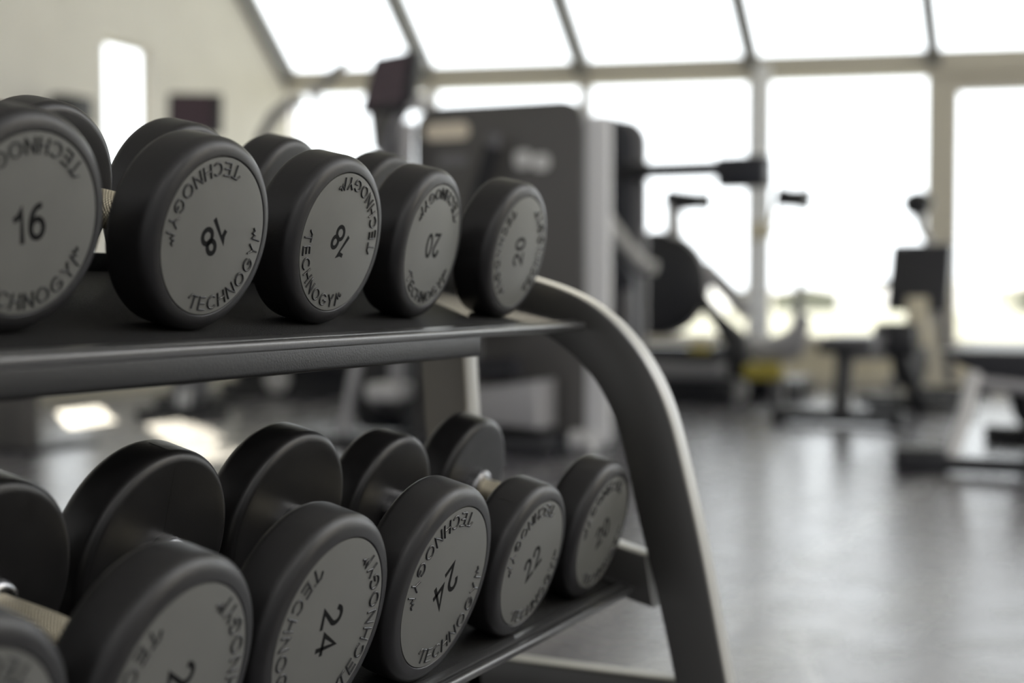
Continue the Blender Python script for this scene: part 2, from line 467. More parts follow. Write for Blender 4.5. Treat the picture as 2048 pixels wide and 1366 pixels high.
for i, s in enumerate(slits):
    t = bpy.data.objects.new('window_%d' % (20 + i), None); C.objects.link(t); t['kind'] = 'structure'
    bm = bmesh.new()
    for a in ((s[0], s[0] + .015, s[2], s[3]), (s[1] - .015, s[1], s[2], s[3]), (s[0] + .03, s[1] - .03, s[2], s[2] + .03), (s[0] + .03, s[1] - .03, s[3] - .03, s[3])):
        add_box(bm, a[0], a[1], 0.085, 0.11, a[2], a[3], mtx=LM)
    obj('window_frame', bm, 'frame', t, smooth=False)
    obj('pane', box(s[0] + .03, s[1] - .03, 0.095, 0.10, s[2] + .03, s[3] - .03, mtx=LM), 'glass', t, smooth=False)
struct('baseboard_left', box(0.02, 13, -0.015, 0.0, 0, 0.08, mtx=LM), 'frame')

# ------------------------------------------------------------------ the dumbbell rack
ZS = 0.70
TH = (0.218106, 0.254518)           # tilt of the upper and of the lower tray
Z0 = (ZS, ZS - 0.29794)             # height of each tray's surface at y = 0
X0R, X1R = -0.78, 1.69              # inner faces of the end frames

rack = thing('dumbbell_rack', 'black steel two-tier dumbbell rack with curved end frame and tilted trays', 'rack', (0.45, 0.05, 0))
RO_ = Vector((0.45, 0.05, 0))
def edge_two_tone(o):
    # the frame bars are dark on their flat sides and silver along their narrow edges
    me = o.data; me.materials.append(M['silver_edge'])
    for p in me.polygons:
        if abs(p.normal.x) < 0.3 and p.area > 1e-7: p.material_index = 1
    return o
def rk(name, bm, m, parent=None, smooth=True):
    bmesh.ops.translate(bm, verts=bm.verts, vec=-RO_)
    return obj(name, bm, m, parent or rack, smooth=smooth)

outer = [(0.33, 0.112), (0.22, 0.088), (0.12, 0.066), (0.054, 0.049), (0.014, 0.036), (-0.019, 0.020), (-0.051, -0.004), (-0.077, -0.032), (-0.096, -0.060),
         (-0.111, -0.090), (-0.124, -0.126), (-0.140, -0.188), (-0.160, -0.270), (-0.1905, -0.425), (-0.247, -0.70)]
inner = [(-0.182, -0.70), (-0.1275, -0.425), (-0.103, -0.320), (-0.085, -0.255), (-0.073, -0.205), (-0.063, -0.162), (-0.056, -0.135), (-0.044, -0.104),
         (-0.026, -0.074), (-0.002, -0.048), (0.041, -0.018), (0.10, 0.000), (0.16, 0.014), (0.225, 0.028), (0.31, 0.048)]
def smooth_poly(pts, n=3):
    for _ in range(n):
        q = [pts[0]]
        for a, b in zip(pts, pts[1:]):
            q += [(a[0] * .75 + b[0] * .25, a[1] * .75 + b[1] * .25), (a[0] * .25 + b[0] * .75, a[1] * .25 + b[1] * .75)]
        q.append(pts[-1]); pts = q
    return pts
def strip_prism(bm, o, i, x0, x1, bev):
    """closed bar between two edge lines with the same number of points"""
    n = len(o)
    cor = []
    for a, b in zip(o, i):
        d = Vector((b[0] - a[0], b[1] - a[1])); L = d.length; d /= L
        ring = []
        for (u, v) in ((bev, 0), (bev * .3, bev * .3), (0, bev)):
            ring.append((x0 + v, a[0] + d.x * u, a[1] + d.y * u))
        ring_ = [ring[0], ring[1], ring[2]]
        r2 = [(x0 + x1 - p[0], p[1], p[2]) for p in reversed(ring_)]
        r3 = []
        for (u, v) in ((bev, 0), (bev * .3, bev * .3), (0, bev)):
            r3.append((x0 + v, b[0] - d.x * u, b[1] - d.y * u))
        r4 = [(x0 + x1 - p[0], p[1], p[2]) for p in r3]
        full = ring_ + r2 + r4 + list(reversed(r3))
        cor.append([bm.verts.new((p[0], p[1], p[2] + ZS)) for p in full])
    m = len(cor[0])
    for a, b in zip(cor, cor[1:]):
        for k in range(m):
            bm.faces.new((a[k], a[(k + 1) % m], b[(k + 1) % m], b[k]))
    bm.faces.new(cor[0]); bm.faces.new(cor[-1])
    return bm
def resample(pts, n):
    L = [0]
    for a, b in zip(pts, pts[1:]): L.append(L[-1] + math.dist(a, b))
    out = []
    for k in range(n):
        t = L[-1] * k / (n - 1)
        j = 0
        while j < len(L) - 2 and L[j + 1] < t: j += 1
        u = (t - L[j]) / max(1e-9, L[j + 1] - L[j]); a, b = pts[j], pts[j + 1]
        out.append((a[0] + (b[0] - a[0]) * u, a[1] + (b[1] - a[1]) * u))
    return out
so = smooth_poly(outer); si = list(reversed(smooth_poly(inner)))
# match the two lines by arc fraction in segments: rear/top/leg
so_r = resample(so, 90); si_r = resample(si, 90)
for xx in (X0R - 0.042, 1.70):
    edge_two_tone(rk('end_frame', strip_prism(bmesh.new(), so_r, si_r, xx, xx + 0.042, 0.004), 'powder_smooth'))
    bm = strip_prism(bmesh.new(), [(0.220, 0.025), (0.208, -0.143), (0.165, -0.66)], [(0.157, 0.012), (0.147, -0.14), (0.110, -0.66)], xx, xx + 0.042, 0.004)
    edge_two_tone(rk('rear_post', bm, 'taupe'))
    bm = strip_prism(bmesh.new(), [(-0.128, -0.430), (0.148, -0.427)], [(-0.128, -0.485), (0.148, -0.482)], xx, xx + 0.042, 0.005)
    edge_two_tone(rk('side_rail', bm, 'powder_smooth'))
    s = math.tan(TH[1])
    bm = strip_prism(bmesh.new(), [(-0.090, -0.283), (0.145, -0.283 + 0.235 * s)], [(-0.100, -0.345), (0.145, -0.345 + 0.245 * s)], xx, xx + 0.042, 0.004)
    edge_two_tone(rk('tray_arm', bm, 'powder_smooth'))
    rk('rubber_foot', add_box(bmesh.new(), xx - 0.008, xx + 0.05, -0.262, -0.168, 0.0, 0.03, bev=0.008), 'black')
    rk('rubber_foot', add_box(bmesh.new(), xx - 0.008, xx + 0.05, 0.085, 0.18, 0.0, 0.045, bev=0.008), 'black')

def tray(row, a0, a1, flange, xflange):
    th = TH[row]
    mt = Matrix.Translation((0, 0, Z0[row])) @ Matrix.Rotation(th, 4, 'X')
    t = rk('tray', add_box(bmesh.new(), X0R, X1R, a0, a1, -0.0075, -0.0045, mtx=mt), 'powder')
    rk('rubber_mat', add_box(bmesh.new(), X0R + 0.01, X1R - 0.008, a0 + 0.013, a1 - 0.006, -0.0045, 0.0, bev=0.0012, mtx=mt), 'mat', t)
    # rolled front lip
    rk('front_lip', add_box(bmesh.new(), X0R, X1R, a0 - 0.008, a0 + 0.0005, -0.0085, 0.0008, bev=0.003, seg=3, mtx=mt), 'powder_highlight', t)
    rk('edge_strip', add_box(bmesh.new(), X0R, X1R, a0 + 0.0025, a0 + 0.0125, -0.0050, 0.0006, bev=0.0008, mtx=mt), 'powder_highlight', t)
    rk('back_lip', add_box(bmesh.new(), X0R, X1R, a1, a1 + 0.004, -0.0075, 0.016, bev=0.0012, mtx=mt), 'powder', t)
    if flange:
        p = mt @ Vector((0, a0 - 0.007, -0.004))
        rk('front_beam', add_box(bmesh.new(), X0R + 0.28, xflange, p.y, p.y + 0.034, p.z - 0.0235, p.z, bev=0.0045, seg=3), 'powder', t)
    return t
tray(0, -0.012, 0.262, True, 1.405)
tray(1, -0.0775, 0.170, False, 0)

# ------------------------------------------------------------------ dumbbells
HEAD_T, GRIP_L = 0.0456, 0.1226
DISC_K = 0.808

def head_mesh(R):
    T = HEAD_T; rd = DISC_K * R + 0.0007
    fo, fi = 0.013, 0.009
    prof = [(0.0040, 0.0), (0.0040, rd)]
    prof += [(0.0006, rd), (0.0, rd + 0.0006)]
    r1 = R - fo
    prof += [(0.0, rd + 0.002)]
    if r1 > rd + 0.002: prof += [(0.0004, r1)]
    for k in range(1, 9):
        t = math.pi / 2 * k / 8
        prof.append((0.0004 + fo * 0.9 * (1 - math.cos(t)), max(rd + 0.003, R - fo) + (R - max(rd + 0.003, R - fo)) * math.sin(t)))
    for k in range(0, 8):
        t = math.pi / 2 * k / 7
        prof.append((T - fi + fi * math.sin(t), R - fi + fi * math.cos(t)))
    prof += [(T, R - 0.016), (T, 0.0)]
    bm = add_lathe(bmesh.new(), prof, 112)
    # fine mould parting line over the barrel and down the inner face
    w = 0.0005
    add_box(bm, -w, w, 0.016, T - fi, R - 0.001, R + 0.00022)
    add_box(bm, -w, w, T - 0.001, T + 0.00008, 0.024, R - 0.012)
    return finish(bm, 'head', True, 28)

def disc_mesh(R):
    rd = DISC_K * R
    return finish(add_lathe(bmesh.new(), [(0.0038, 0), (0.0038, rd), (0.0006, rd), (0.0001, rd - 0.0002), (0.0, rd - 0.0008), (0.0, 0.0)], 112), 'end_disc', True, 50)

GL = {
 'T': (0.86, [[(-0.16, 0.66), (0.12, 1), (0.86, 1)], [(0.50, 1), (0.50, 0)]]),
 'E': (0.66, [[(0.66, 1), (0, 1), (0, 0), (0.66, 0)], [(0, 0.5), (0.6, 0.5)]]),
 'C': (0.88, [[(0.5 + 0.5 * math.cos(math.radians(a)), 0.5 + 0.5 * math.sin(math.radians(a))) for a in range(48, 313, 22)]]),
 'H': (0.76, [[(0, 0), (0, 1)], [(0.76, 0), (0.76, 1)], [(0, 0.5), (0.76, 0.5)]]),
 'N': (0.8, [[(0, 0), (0, 1), (0.8, 0), (0.8, 1)]]),
 'O': (1.0, [[(0.5 + 0.5 * math.cos(math.radians(a)), 0.5 + 0.5 * math.sin(math.radians(a))) for a in range(0, 361, 20)]]),
 'G': (0.94, [[(0.5 + 0.5 * math.cos(math.radians(a)), 0.5 + 0.5 * math.sin(math.radians(a))) for a in range(48, 350, 22)] + [(0.97, 0.45), (0.6, 0.45)]]),
 'Y': (0.8, [[(0, 1), (0.4, 0.48), (0.8, 1)], [(0.4, 0.48), (0.4, 0)]]),
 'M': (1.0, [[(0, 0), (0.16, 1), (0.42, 0.55), (0.62, 0.95), (0.80, 0.66), (1.0, 0.78)]]),
}
def arc_text(bm, text, rb, h, centre, gap, wdt, ht):
    """letters on an arc, feet on the circle rb, tops to the centre; seen from -Y"""
    total = sum(GL[c][0] for c in text) * h + gap * (len(text) - 1)
    u = -total / 2
    rm = rb - h * 0.5
    for c in text:
        w, strokes = GL[c]
        for s in strokes:
            pts = []
            for a, b in zip(s, s[1:]):
                n = max(1, int(math.dist(a, b) * h / 0.0018))
                for k in range(n): pts.append((a[0] + (b[0] - a[0]) * k / n, a[1] + (b[1] - a[1]) * k / n))
            pts.append(s[-1])
            P = []
            for x, y in pts:
                ph = math.radians(centre) + (u + x * h) / rm
                r = rb - y * h
                P.append(Vector((r * math.cos(ph), r * math.sin(ph))))
            ribbon(bm, P, wdt, ht)
        u += w * h + gap
def ribbon(bm, P, w, ht, tp=0.40):
    rows = []
    for i, p in enumerate(P):
        d0 = (P[i] - P[i - 1]).normalized() if i else (P[1] - P[0]).normalized()
        d1 = (P[i + 1] - P[i]).normalized() if i < len(P) - 1 else d0
        d = (d0 + d1)
        if d.length < 1e-3: d = d0
        d.normalize()
        k = 1 / max(0.55, d.dot(d0))
        n = Vector((-d.y, d.x)) * (w / 2) * k
        e = Vector((0, 0))
        if i == 0: e = -d * w * 0.4
        if i == len(P) - 1: e = d * w * 0.4
        if tp < 0.6:
            prof = ((1.0, 0.0), (0.86, 0.55), (0.45, 0.92), (0.0, 1.0), (-0.45, 0.92), (-0.86, 0.55), (-1.0, 0.0))
        else:
            prof = ((1.0, 0.0), (tp, 1.0), (-tp, 1.0), (-1.0, 0.0))
        rows.append([bm.verts.new(((p + n * q + e).x, 0.0002 - ht * h_, (p + n * q + e).y)) for q, h_ in prof])
    for a, b in zip(rows, rows[1:]):
        m_ = len(a)
        for k in range(m_):
            bm.faces.new((a[k], a[(k + 1) % m_], b[(k + 1) % m_], b[k]))
    bm.faces.new(rows[0]); bm.faces.new(rows[-1])

def lettering_mesh(R):
    rd = DISC_K * R; bm = bmesh.new()
    rb = rd * 0.935; h = 0.160 * rd
    arc_text(bm, 'TECHNOGYM', rb, h, -90, h * 0.42, h * 0.175, 0.0013)
    return finish(bm, 'lettering', True, 50)

def arcp(cx, cy, rx, ry, a0, a1, n=14):
    return [(cx + rx * math.cos(math.radians(a0 + (a1 - a0) * k / n)), cy + ry * math.sin(math.radians(a0 + (a1 - a0) * k / n))) for k in range(n + 1)]
DG = {
 '0': (0.52, [arcp(0.26, 0.5, 0.26, 0.5, 0, 360, 26)]),
 '1': (0.34, [[(0.02, 0.74), (0.16, 0.80), (0.27, 0.99), (0.27, 0.0)]]),
 '2': (0.54, [arcp(0.27, 0.72, 0.25, 0.28, 165, -38, 12) + [(0.02, 0.0), (0.54, 0.0)]]),
 '4': (0.58, [[(0.44, 0.0), (0.44, 1.0), (0.0, 0.28), (0.60, 0.28)]]),
 '6': (0.54, [arcp(0.27, 0.30, 0.26, 0.30, 180, 540, 24), arcp(0.40, 0.36, 0.39, 0.64, 180, 88, 10)]),
 '8': (0.54, [arcp(0.27, 0.745, 0.21, 0.245, -90, 270, 20), arcp(0.27, 0.26, 0.27, 0.26, 90, 450, 22)]),
}
def number_mesh(s, size):
    bm = bmesh.new()
    w = size * (0.20 if s in ('16', '18') else 0.18); s = s.strip()
    gap = size * 0.28
    tot = sum(DG[c][0] * size for c in s) + gap * (len(s) - 1)
    u = -tot / 2
    for c in s:
        for st in DG[c][1]:
            ribbon(bm, [Vector((u + x * size, (y - 0.5) * size)) for x, y in st], w, 0.00035, 0.92)
        u += DG[c][0] * size + gap
    return finish(bm, 'number', False)

_cache = {}
def cached(key, f):
    if key not in _cache: _cache[key] = f()
    return _cache[key]

def grip_mesh():
    L = GRIP_L
    prof = [(0.0, 0.0), (0.0, 0.0130)]
    for k in range(0, 25):
        t = k / 24
        prof.append((0.011 + (L - 0.022) * t, 0.0135 + 0.0022 * math.sin(math.pi * t)))
    prof += [(L, 0.0130), (L, 0.0)]
    return finish(add_lathe(bmesh.new(), prof, 48), 'grip', True, 40)
def collar_mesh():
    r = 0.0225
    prof = [(0.0, 0.0), (0.0, r)]
    for k in range(0, 7):
        t = math.pi / 2 * k / 6
        prof.append((0.008 + 0.006 * math.sin(t), 0.0155 + (r - 0.0155) * math.cos(t)))
    prof += [(0.014, 0.0)]
    return finish(add_lathe(bmesh.new(), prof, 48), 'collar', True, 40)

def dumbbell(row, s, a, w, R, num, roll, rear_roll, label, group, lean=0):
    """s along the rack, a up the tray, w small yaw; roll of the end face in degrees seen from the front"""
    th = TH[row]; R0 = R
    up = Vector((0, -math.sin(th), math.cos(th)))
    ax = Vector((math.sin(w), math.cos(th) * math.cos(w), math.sin(th) * math.cos(w)))
    base = Vector((s, 0, Z0[row])) + ax * a
    t = thing('dumbbell', label, 'dumbbell', group=group)
    t.matrix_world = Matrix.Translation(base + up * 0.0001) @ Matrix.Rotation(th, 4, 'X') @ Matrix.Rotation(-w, 4, 'Z')
    hm = cached(('h', R), lambda: head_mesh(R)); dm = cached(('d', R), lambda: disc_mesh(R)); lm = cached(('l', R), lambda: lettering_mesh(R))
    nm = cached(('n', num, R), lambda: number_mesh(num, 0.35 * DISC_K * R))
    T = HEAD_T; G = GRIP_L
    rr = math.radians(roll); rq = math.radians(rear_roll)
    link_mesh('head', hm, M['rubber'], t, (0, 0, R), (0, -rr, 0))
    d = link_mesh('end_disc', dm, M['disc'], t, (0, 0.0, R), (0, -rr, 0))
    link_mesh('lettering', lm, M['letter'], d)
    link_mesh('lettering', lm, M['letter'], d, rot=(0, math.pi, 0))
    link_mesh('number', nm, M['ink'], d)
    mz = Matrix.Translation((0, 2 * T + G, R)) @ Matrix.Rotation(math.pi, 4, 'Z') @ Matrix.Rotation(rq, 4, 'Y')
    h2 = link_mesh('head', hm, M['rubber'], t); h2.matrix_local = mz
    d2 = link_mesh('end_disc', dm, M['disc'], t); d2.matrix_local = mz
    link_mesh('lettering', lm, M['letter'], d2)
    link_mesh('lettering', lm, M['letter'], d2, rot=(0, math.pi, 0))
    link_mesh('number', nm, M['ink'], d2)
    gm = cached('g', grip_mesh); cm = cached('c', collar_mesh)
    link_mesh('grip', gm, M['grip'], t, (0, T, R))
    link_mesh('collar', cm, M['steel'], t, (0, T - 0.0003, R))
    c2 = link_mesh('collar', cm, M['steel'], t); c2.matrix_local = Matrix.Translation((0, T + G + 0.0003, R)) @ Matrix.Rotation(math.pi, 4, 'Z')
    return t

RS, RB, RM_ = 0.0772, 0.0920, 0.0808
GU, GLo = 'round dumbbells on the upper tray', 'round dumbbells on the lower tray'
#          row  s       a       w      R    num   roll rear  label
DB = [
 (0, 0.7821, 0.0333, 0.030, RS, '16', 14, 40, 'round black dumbbell marked 16 on the upper tray, end face upright'),
 (0, 0.9702, 0.0192, 0.018, RS, '18', 220, 38, 'upper-tray dumbbell marked 18 in sharp focus, nearest to the one marked 16'),
 (0, 1.1611, 0.0217, 0.006, RS, '18 ', 141, 110, 'upper-tray dumbbell marked 18 standing in the middle of its row'),
 (0, 1.3552, 0.0300, -0.070, RS, '20', 181, 150, 'upper-tray dumbbell turned slightly askew, second from the curved end frame'),
 (0, 1.5349, 0.0169, -0.005, RS, '20', 95, 200, 'last upper-tray dumbbell marked 20, right beside the curved end frame'),
 (1, 0.607, -0.070, 0.0, RB, '26', 20, 60, 'lower-tray dumbbell at the very corner, only a dark blurred arc of its head showing'),
 (1, 0.8010, -0.0678, -0.030, RB, '26', -84, 75, 'large blurred lower-tray dumbbell with a pale bare grip and number cut off below'),
 (1, 0.9947, -0.0650, 0.0017, RB, '24', -89, 3, 'lower-tray dumbbell marked 24 lying sideways, lettering running vertically'),
 (1, 1.1837, -0.0685, 0.0023, RB, '24', -141, 120, 'lower-tray dumbbell marked 24 in sharp focus beside the one marked 22'),
 (1, 1.3785, -0.0690, 0.0118, RM_, '22', 36, 210, 'smaller lower-tray dumbbell marked 22, second from the end frame leg'),
 (1, 1.5796, -0.0649, 0.0071, RM_, '20', 30, 255, 'last lower-tray dumbbell, tucked against the leg of the curved end frame'),
]
for d in DB:
    dumbbell(*d, group=GU if d[0] == 0 else GLo)

#BACKGROUND
# ------------------------------------------------------------------ machines behind the rack
def at(name, t, bm, m, smooth=True):
    """a part given in world coordinates, parented to its thing"""
    inv = Matrix.Rotation(-t.rotation_euler.z, 4, 'Z') @ Matrix.Translation(-t.location)
    bmesh.ops.transform(bm, matrix=inv, verts=bm.verts)
    return obj(name, bm, m, t, smooth=smooth)

# A: tall strength machine, its dark shroud facing the rack
t = thing('weight_machine', 'tall strength machine with a dark rounded shroud, oval cream badge and light grey side pillar', 'gym machine', (6.4, 2.25, 0))
sh = at('shroud', t, prism(round_rect(1.852, 2.70, 0.02, 1.575, 0.11, 10), 6.25, 6.33, 'YZ', 0.008), 'charcoal')
at('badge', t, prism(round_rect(2.415, 2.645, 1.418, 1.498, 0.036, 8), 6.243, 6.249, 'YZ'), 'label_cream')
at('instruction_plate', t, prism(round_rect(2.42, 2.57, 1.30, 1.345, 0.015, 4), 6.243, 6.249, 'YZ'), 'midgrey')
at('notice_plate', t, prism(round_rect(2.10, 2.185, 1.275, 1.355, 0.03, 6), 6.243, 6.249, 'YZ'), 'label_white')
at('notice_plate', t, prism(round_rect(2.01, 2.095, 1.262, 1.335, 0.03, 6), 6.243, 6.249, 'YZ'), 'label_white')
at('side_pillar', t, prism(round_rect(1.728, 1.846, 0.03, 1.50, 0.03, 5), 6.262, 6.30, 'YZ', 0.015), 'gloss_white')
at('rear_shroud', t, prism(round_rect(6.62, 6.70, 0.03, 1.50, 0.04, 6), 2.12, 2.66, 'XZ', 0.006), 'charcoal')
at('weight_stack', t, box(6.38, 6.60, 2.05, 2.55, 0.12, 1.1, 0.004), 'black')
la = at('lever_arm', t, tube([(6.19, 2.41, 0.93), (6.17, 2.34, 1.12), (6.15, 2.27, 1.30), (6.14, 2.24, 1.37)], 0.040, 12), 'black')
at('hand_grip', t, tube([(6.14, 2.243, 1.365), (6.14, 2.232, 1.425)], 0.030, 12), 'padgrey')
at('lever_pivot', t, tube([(6.14, 2.44, 0.86), (6.26, 2.44, 0.86)], 0.07, 20), 'black')
at('base_cover', t, prism([(1.955, 0.12), (2.29, 0.135), (2.29, 0.285), (1.955, 0.33)], 5.98, 6.20, 'YZ', 0.012), 'grey')
at('base_leg', t, box(6.0, 6.05, 2.22, 2.29, 0.0, 0.16, 0.008), 'grey')
at('base_frame', t, box(5.96, 6.80, 1.90, 2.30, 0.0, 0.085, 0.012), 'black')
at('foot_roller', t, tube([(6.16, 1.755, 0.055), (6.16, 1.86, 0.055)], 0.052, 20), 'lightgrey')
at('knee_pad', t, tube([(6.0, 2.05, 0.38), (6.0, 2.30, 0.37)], 0.05, 18), 'pad')
at('seat_post', t, box(6.0, 6.10, 2.28, 2.34, 0.05, 0.62, 0.008), 'midgrey')
at('seat', t, prism(round_rect(2.12, 2.55, 0.56, 0.64, 0.03, 5), 5.75, 6.15, 'YZ', 0.01), 'pad')

# B: the matching machine behind it
t = thing('cable_machine', 'blue-black strength machine standing behind the pillar, with a thin bar to a square block', 'gym machine', (8.2, 2.6, 0))
at('shroud', t, prism(round_rect(2.285, 3.10, 0.02, 1.70, 0.13, 10), 8.0, 8.09, 'YZ', 0.008), 'navy')
at('shroud_rim', t, prism(round_rect(2.225, 3.05, 0.02, 1.69, 0.14, 10), 8.10, 8.15, 'YZ', 0.01), 'midgrey')
at('crossbar', t, tube([(8.0, 2.40, 1.385), (8.0, 2.02, 1.384), (8.0, 1.72, 1.384)], 0.046, 10), 'black')
at('counterweight', t, box(7.94, 8.10, 1.485, 1.765, 1.275, 1.445, 0.012), 'navy')
at('bracket', t, box(7.99, 8.04, 1.60, 1.68, 1.42, 1.45, 0.006), 'midgrey')
at('support_arm', t, tube([(7.9, 2.39, 1.14), (7.86, 2.27, 0.99), (7.84, 2.15, 0.86), (7.84, 2.07, 0.84)], [0.035, 0.038, 0.042, 0.035], 14), 'lightgrey')
at('seat_back', t, prism([(2.40, 1.02), (2.30, 0.98), (2.16, 0.78), (2.14, 0.30), (2.40, 0.25)], 7.72, 7.80, 'YZ', 0.02), 'navy')
at('base_frame', t, box(7.4, 8.4, 2.20, 2.95, 0.0, 0.12, 0.012), 'black')
at('guard_strip', t, box(7.70, 7.72, 2.16, 2.22, 0.36, 0.72, 0.008), 'midgrey')

# C: exercise machine with the big round flywheel cover
t = thing('exercise_bike', 'stationary bike with a large round black flywheel cover, in front of the windows', 'exercise bike', (9.3, 2.4, 0))
def disc_at(c, n, r, w):
    c = Vector(c); n = Vector(n).normalized()
    bm = bmesh.new()
    prof = [(0, 0), (0, r * 0.90), (w * 0.12, r * 0.97), (w * 0.3, r), (w * 0.7, r), (w * 0.88, r * 0.97), (w, r * 0.90), (w, 0)]
    add_lathe(bm, prof, 48)
    q = Vector((0, 1, 0)).rotation_difference(n).to_matrix().to_4x4()
    bmesh.ops.transform(bm, matrix=Matrix.Translation(c) @ q, verts=bm.verts)
    return bm
fc = at('flywheel_cover', t, disc_at((9.22, 2.57, 0.755), (0.97, 0.05, 0), 0.335, 0.10), 'black')
at('cover_rim', t, disc_at((9.26, 2.56, 0.755), (0.97, 0.05, 0), 0.345, 0.05), 'grey')
at('handlebar_post', t, tube([(9.3, 2.46, 1.03), (9.3, 2.47, 1.27)], [0.06, 0.05], 12), 'lightgrey')
at('handlebar', t, tube([(9.3, 2.495, 1.262), (9.3, 2.47, 1.296), (9.3, 2.43, 1.288), (9.3, 2.30, 1.285), (9.3, 2.225, 1.278)], [0.06, 0.085, 0.072, 0.056, 0.066], 12), 'black')
at('front_fork', t, tube([(9.28, 2.30, 0.70), (9.28, 2.15, 0.52), (9.28, 2.04, 0.40), (9.28, 2.02, 0.15), (9.28, 2.03, 0.06)], [0.04, 0.05, 0.085, 0.10, 0.06], 14), 'black')
at('top_tube', t, tube([(9.34, 2.27, 0.86), (9.34, 2.10, 0.70), (9.34, 1.98, 0.56)], 0.055, 12), 'grey')
at('wheel', t, disc_at((9.18, 2.02, 0.085), (1, 0.1, 0), 0.085, 0.05), 'lightgrey')
at('trim_cap', t, box(9.30, 9.36, 2.12, 2.20, 0.90, 0.94, 0.008), 'yellow')
b = at('base_frame', t, box(9.1, 9.5, 2.02, 2.66, 0.0, 0.16, 0.02), 'black')
at('base_step', t, box(9.0, 9.4, 2.06, 2.66, 0.16, 0.27, 0.02), 'midgrey')
at('base_top', t, box(9.1, 9.45, 2.06, 2.66, 0.27, 0.355, 0.02), 'black')
at('pedal', t, box(9.0, 9.1, 2.14, 2.26, 0.33, 0.37, 0.01), 'yellow')

# D: cross trainer against the windows, pale column
t = thing('cable_column', 'pale upright cable column with an olive bracket and a black grip, against the windows', 'gym machine', (9.75, 1.98, 0))
at('column', t, tube([(9.8, 2.02, 0.0), (9.8, 2.02, 2.2)], 0.055, 20), 'frosted')
at('bracket', t, prism([(2.10, 1.04), (2.07, 1.16), (1.98, 1.17), (1.90, 1.09), (1.97, 1.05)], 9.70, 9.74, 'YZ', 0.01), 'sill')
at('support_rod', t, tube([(9.74, 1.94, 1.14), (9.72, 1.905, 1.27), (9.72, 1.89, 1.40)], 0.014, 10), 'sill')
at('grip_handle', t, tube([(9.7, 1.89, 1.325), (9.7, 1.80, 1.31), (9.7, 1.74, 1.305), (9.7, 1.68, 1.30)], [0.072, 0.062, 0.066, 0.085], 14), 'black')
at('base_frame', t, box(9.5, 10.0, 1.72, 2.14, 0.0, 0.14, 0.02), 'black')

t = thing('rowing_machine', 'grey rowing machine with a low curved body beside the pale column', 'rowing machine', (9.7, 1.75, 0))
at('body', t, tube([(9.55, 2.0, 0.36), (9.55, 1.88, 0.33), (9.55, 1.74, 0.40), (9.55, 1.66, 0.56)], [0.07, 0.10, 0.09, 0.03], 14), 'grey')
at('upright', t, tube([(9.6, 1.75, 0.30), (9.6, 1.73, 0.55), (9.6, 1.72, 0.78)], [0.04, 0.035, 0.02], 12), 'midgrey')
at('footplate', t, prism(round_rect(1.78, 2.02, 0.17, 0.27, 0.04, 5), 9.40, 9.50, 'YZ', 0.01), 'yellow')
at('leg', t, box(9.5, 9.6, 1.80, 1.88, 0.0, 0.3, 0.01), 'midgrey')
t.location = (9.25, 1.63, 0)

# E: bench behind, upright back
def bench_foot(t, x, y0, y1, h=0.085, w=0.08):
    f = at('foot_bar', t, box(x - w / 2, x + w / 2, y0, y1, 0.012, h, 0.012), 'black')
    inv = Matrix.Translation(-t.location)
    for a, b in ((y0 - 0.015, y0 + 0.05), (y1 - 0.05, y1 + 0.015)):
        bm = box(x - w / 2 - 0.01, x + w / 2 + 0.01, a, b, 0.0, h + 0.006, 0.012)
        bmesh.ops.transform(bm, matrix=inv, verts=bm.verts)
        obj('end_cap', bm, 'black', f)
    return f
t = thing('weight_bench', 'adjustable weight bench with its square black backrest raised, by the beige window post', 'bench', (8.4, 0.95, 0))
bench_foot(t, 8.0, 0.775, 1.435)
at('front_post', t, tube([(8.0, 1.085, 0.05), (8.06, 1.085, 0.25), (8.12, 1.09, 0.40)], [0.05, 0.048, 0.052], 12), 'black')
at('seat', t, prism(round_rect(8.05, 8.55, 0.405, 0.475, 0.03, 5), 0.93, 1.20, 'XZ', 0.015), 'padgrey')
at('seat_nose', t, box(8.02, 8.12, 0.93, 1.22, 0.38, 0.44, 0.015), 'pad')
at('backrest', t, prism([(8.60, 0.60), (8.70, 0.60), (8.90, 0.95), (8.82, 0.985), (8.76, 0.975)], 0.635, 0.975, 'XZ', 0.02), 'pad')
at('backrest_frame', t, box(8.60, 8.66, 0.74, 0.86, 0.40, 0.68, 0.01), 'sill')
at('hinge', t, box(8.45, 8.68, 0.78, 1.02, 0.34, 0.54, 0.04), 'black')
at('rear_leg', t, tube([(8.55, 0.92, 0.42), (8.75, 0.86, 0.22), (8.95, 0.82, 0.03)], [0.05, 0.045, 0.04], 12), 'black')
at('adjustment_handle', t, tube([(8.40, 1.13, 0.735), (8.5, 1.04, 0.745), (8.6, 0.94, 0.76)], 0.022, 10), 'black')
at('spine_tube', t, tube([(8.12, 1.08, 0.37), (8.6, 0.92, 0.36)], 0.03, 12), 'midgrey')
bench_foot(t, 9.0, 0.55, 1.12)

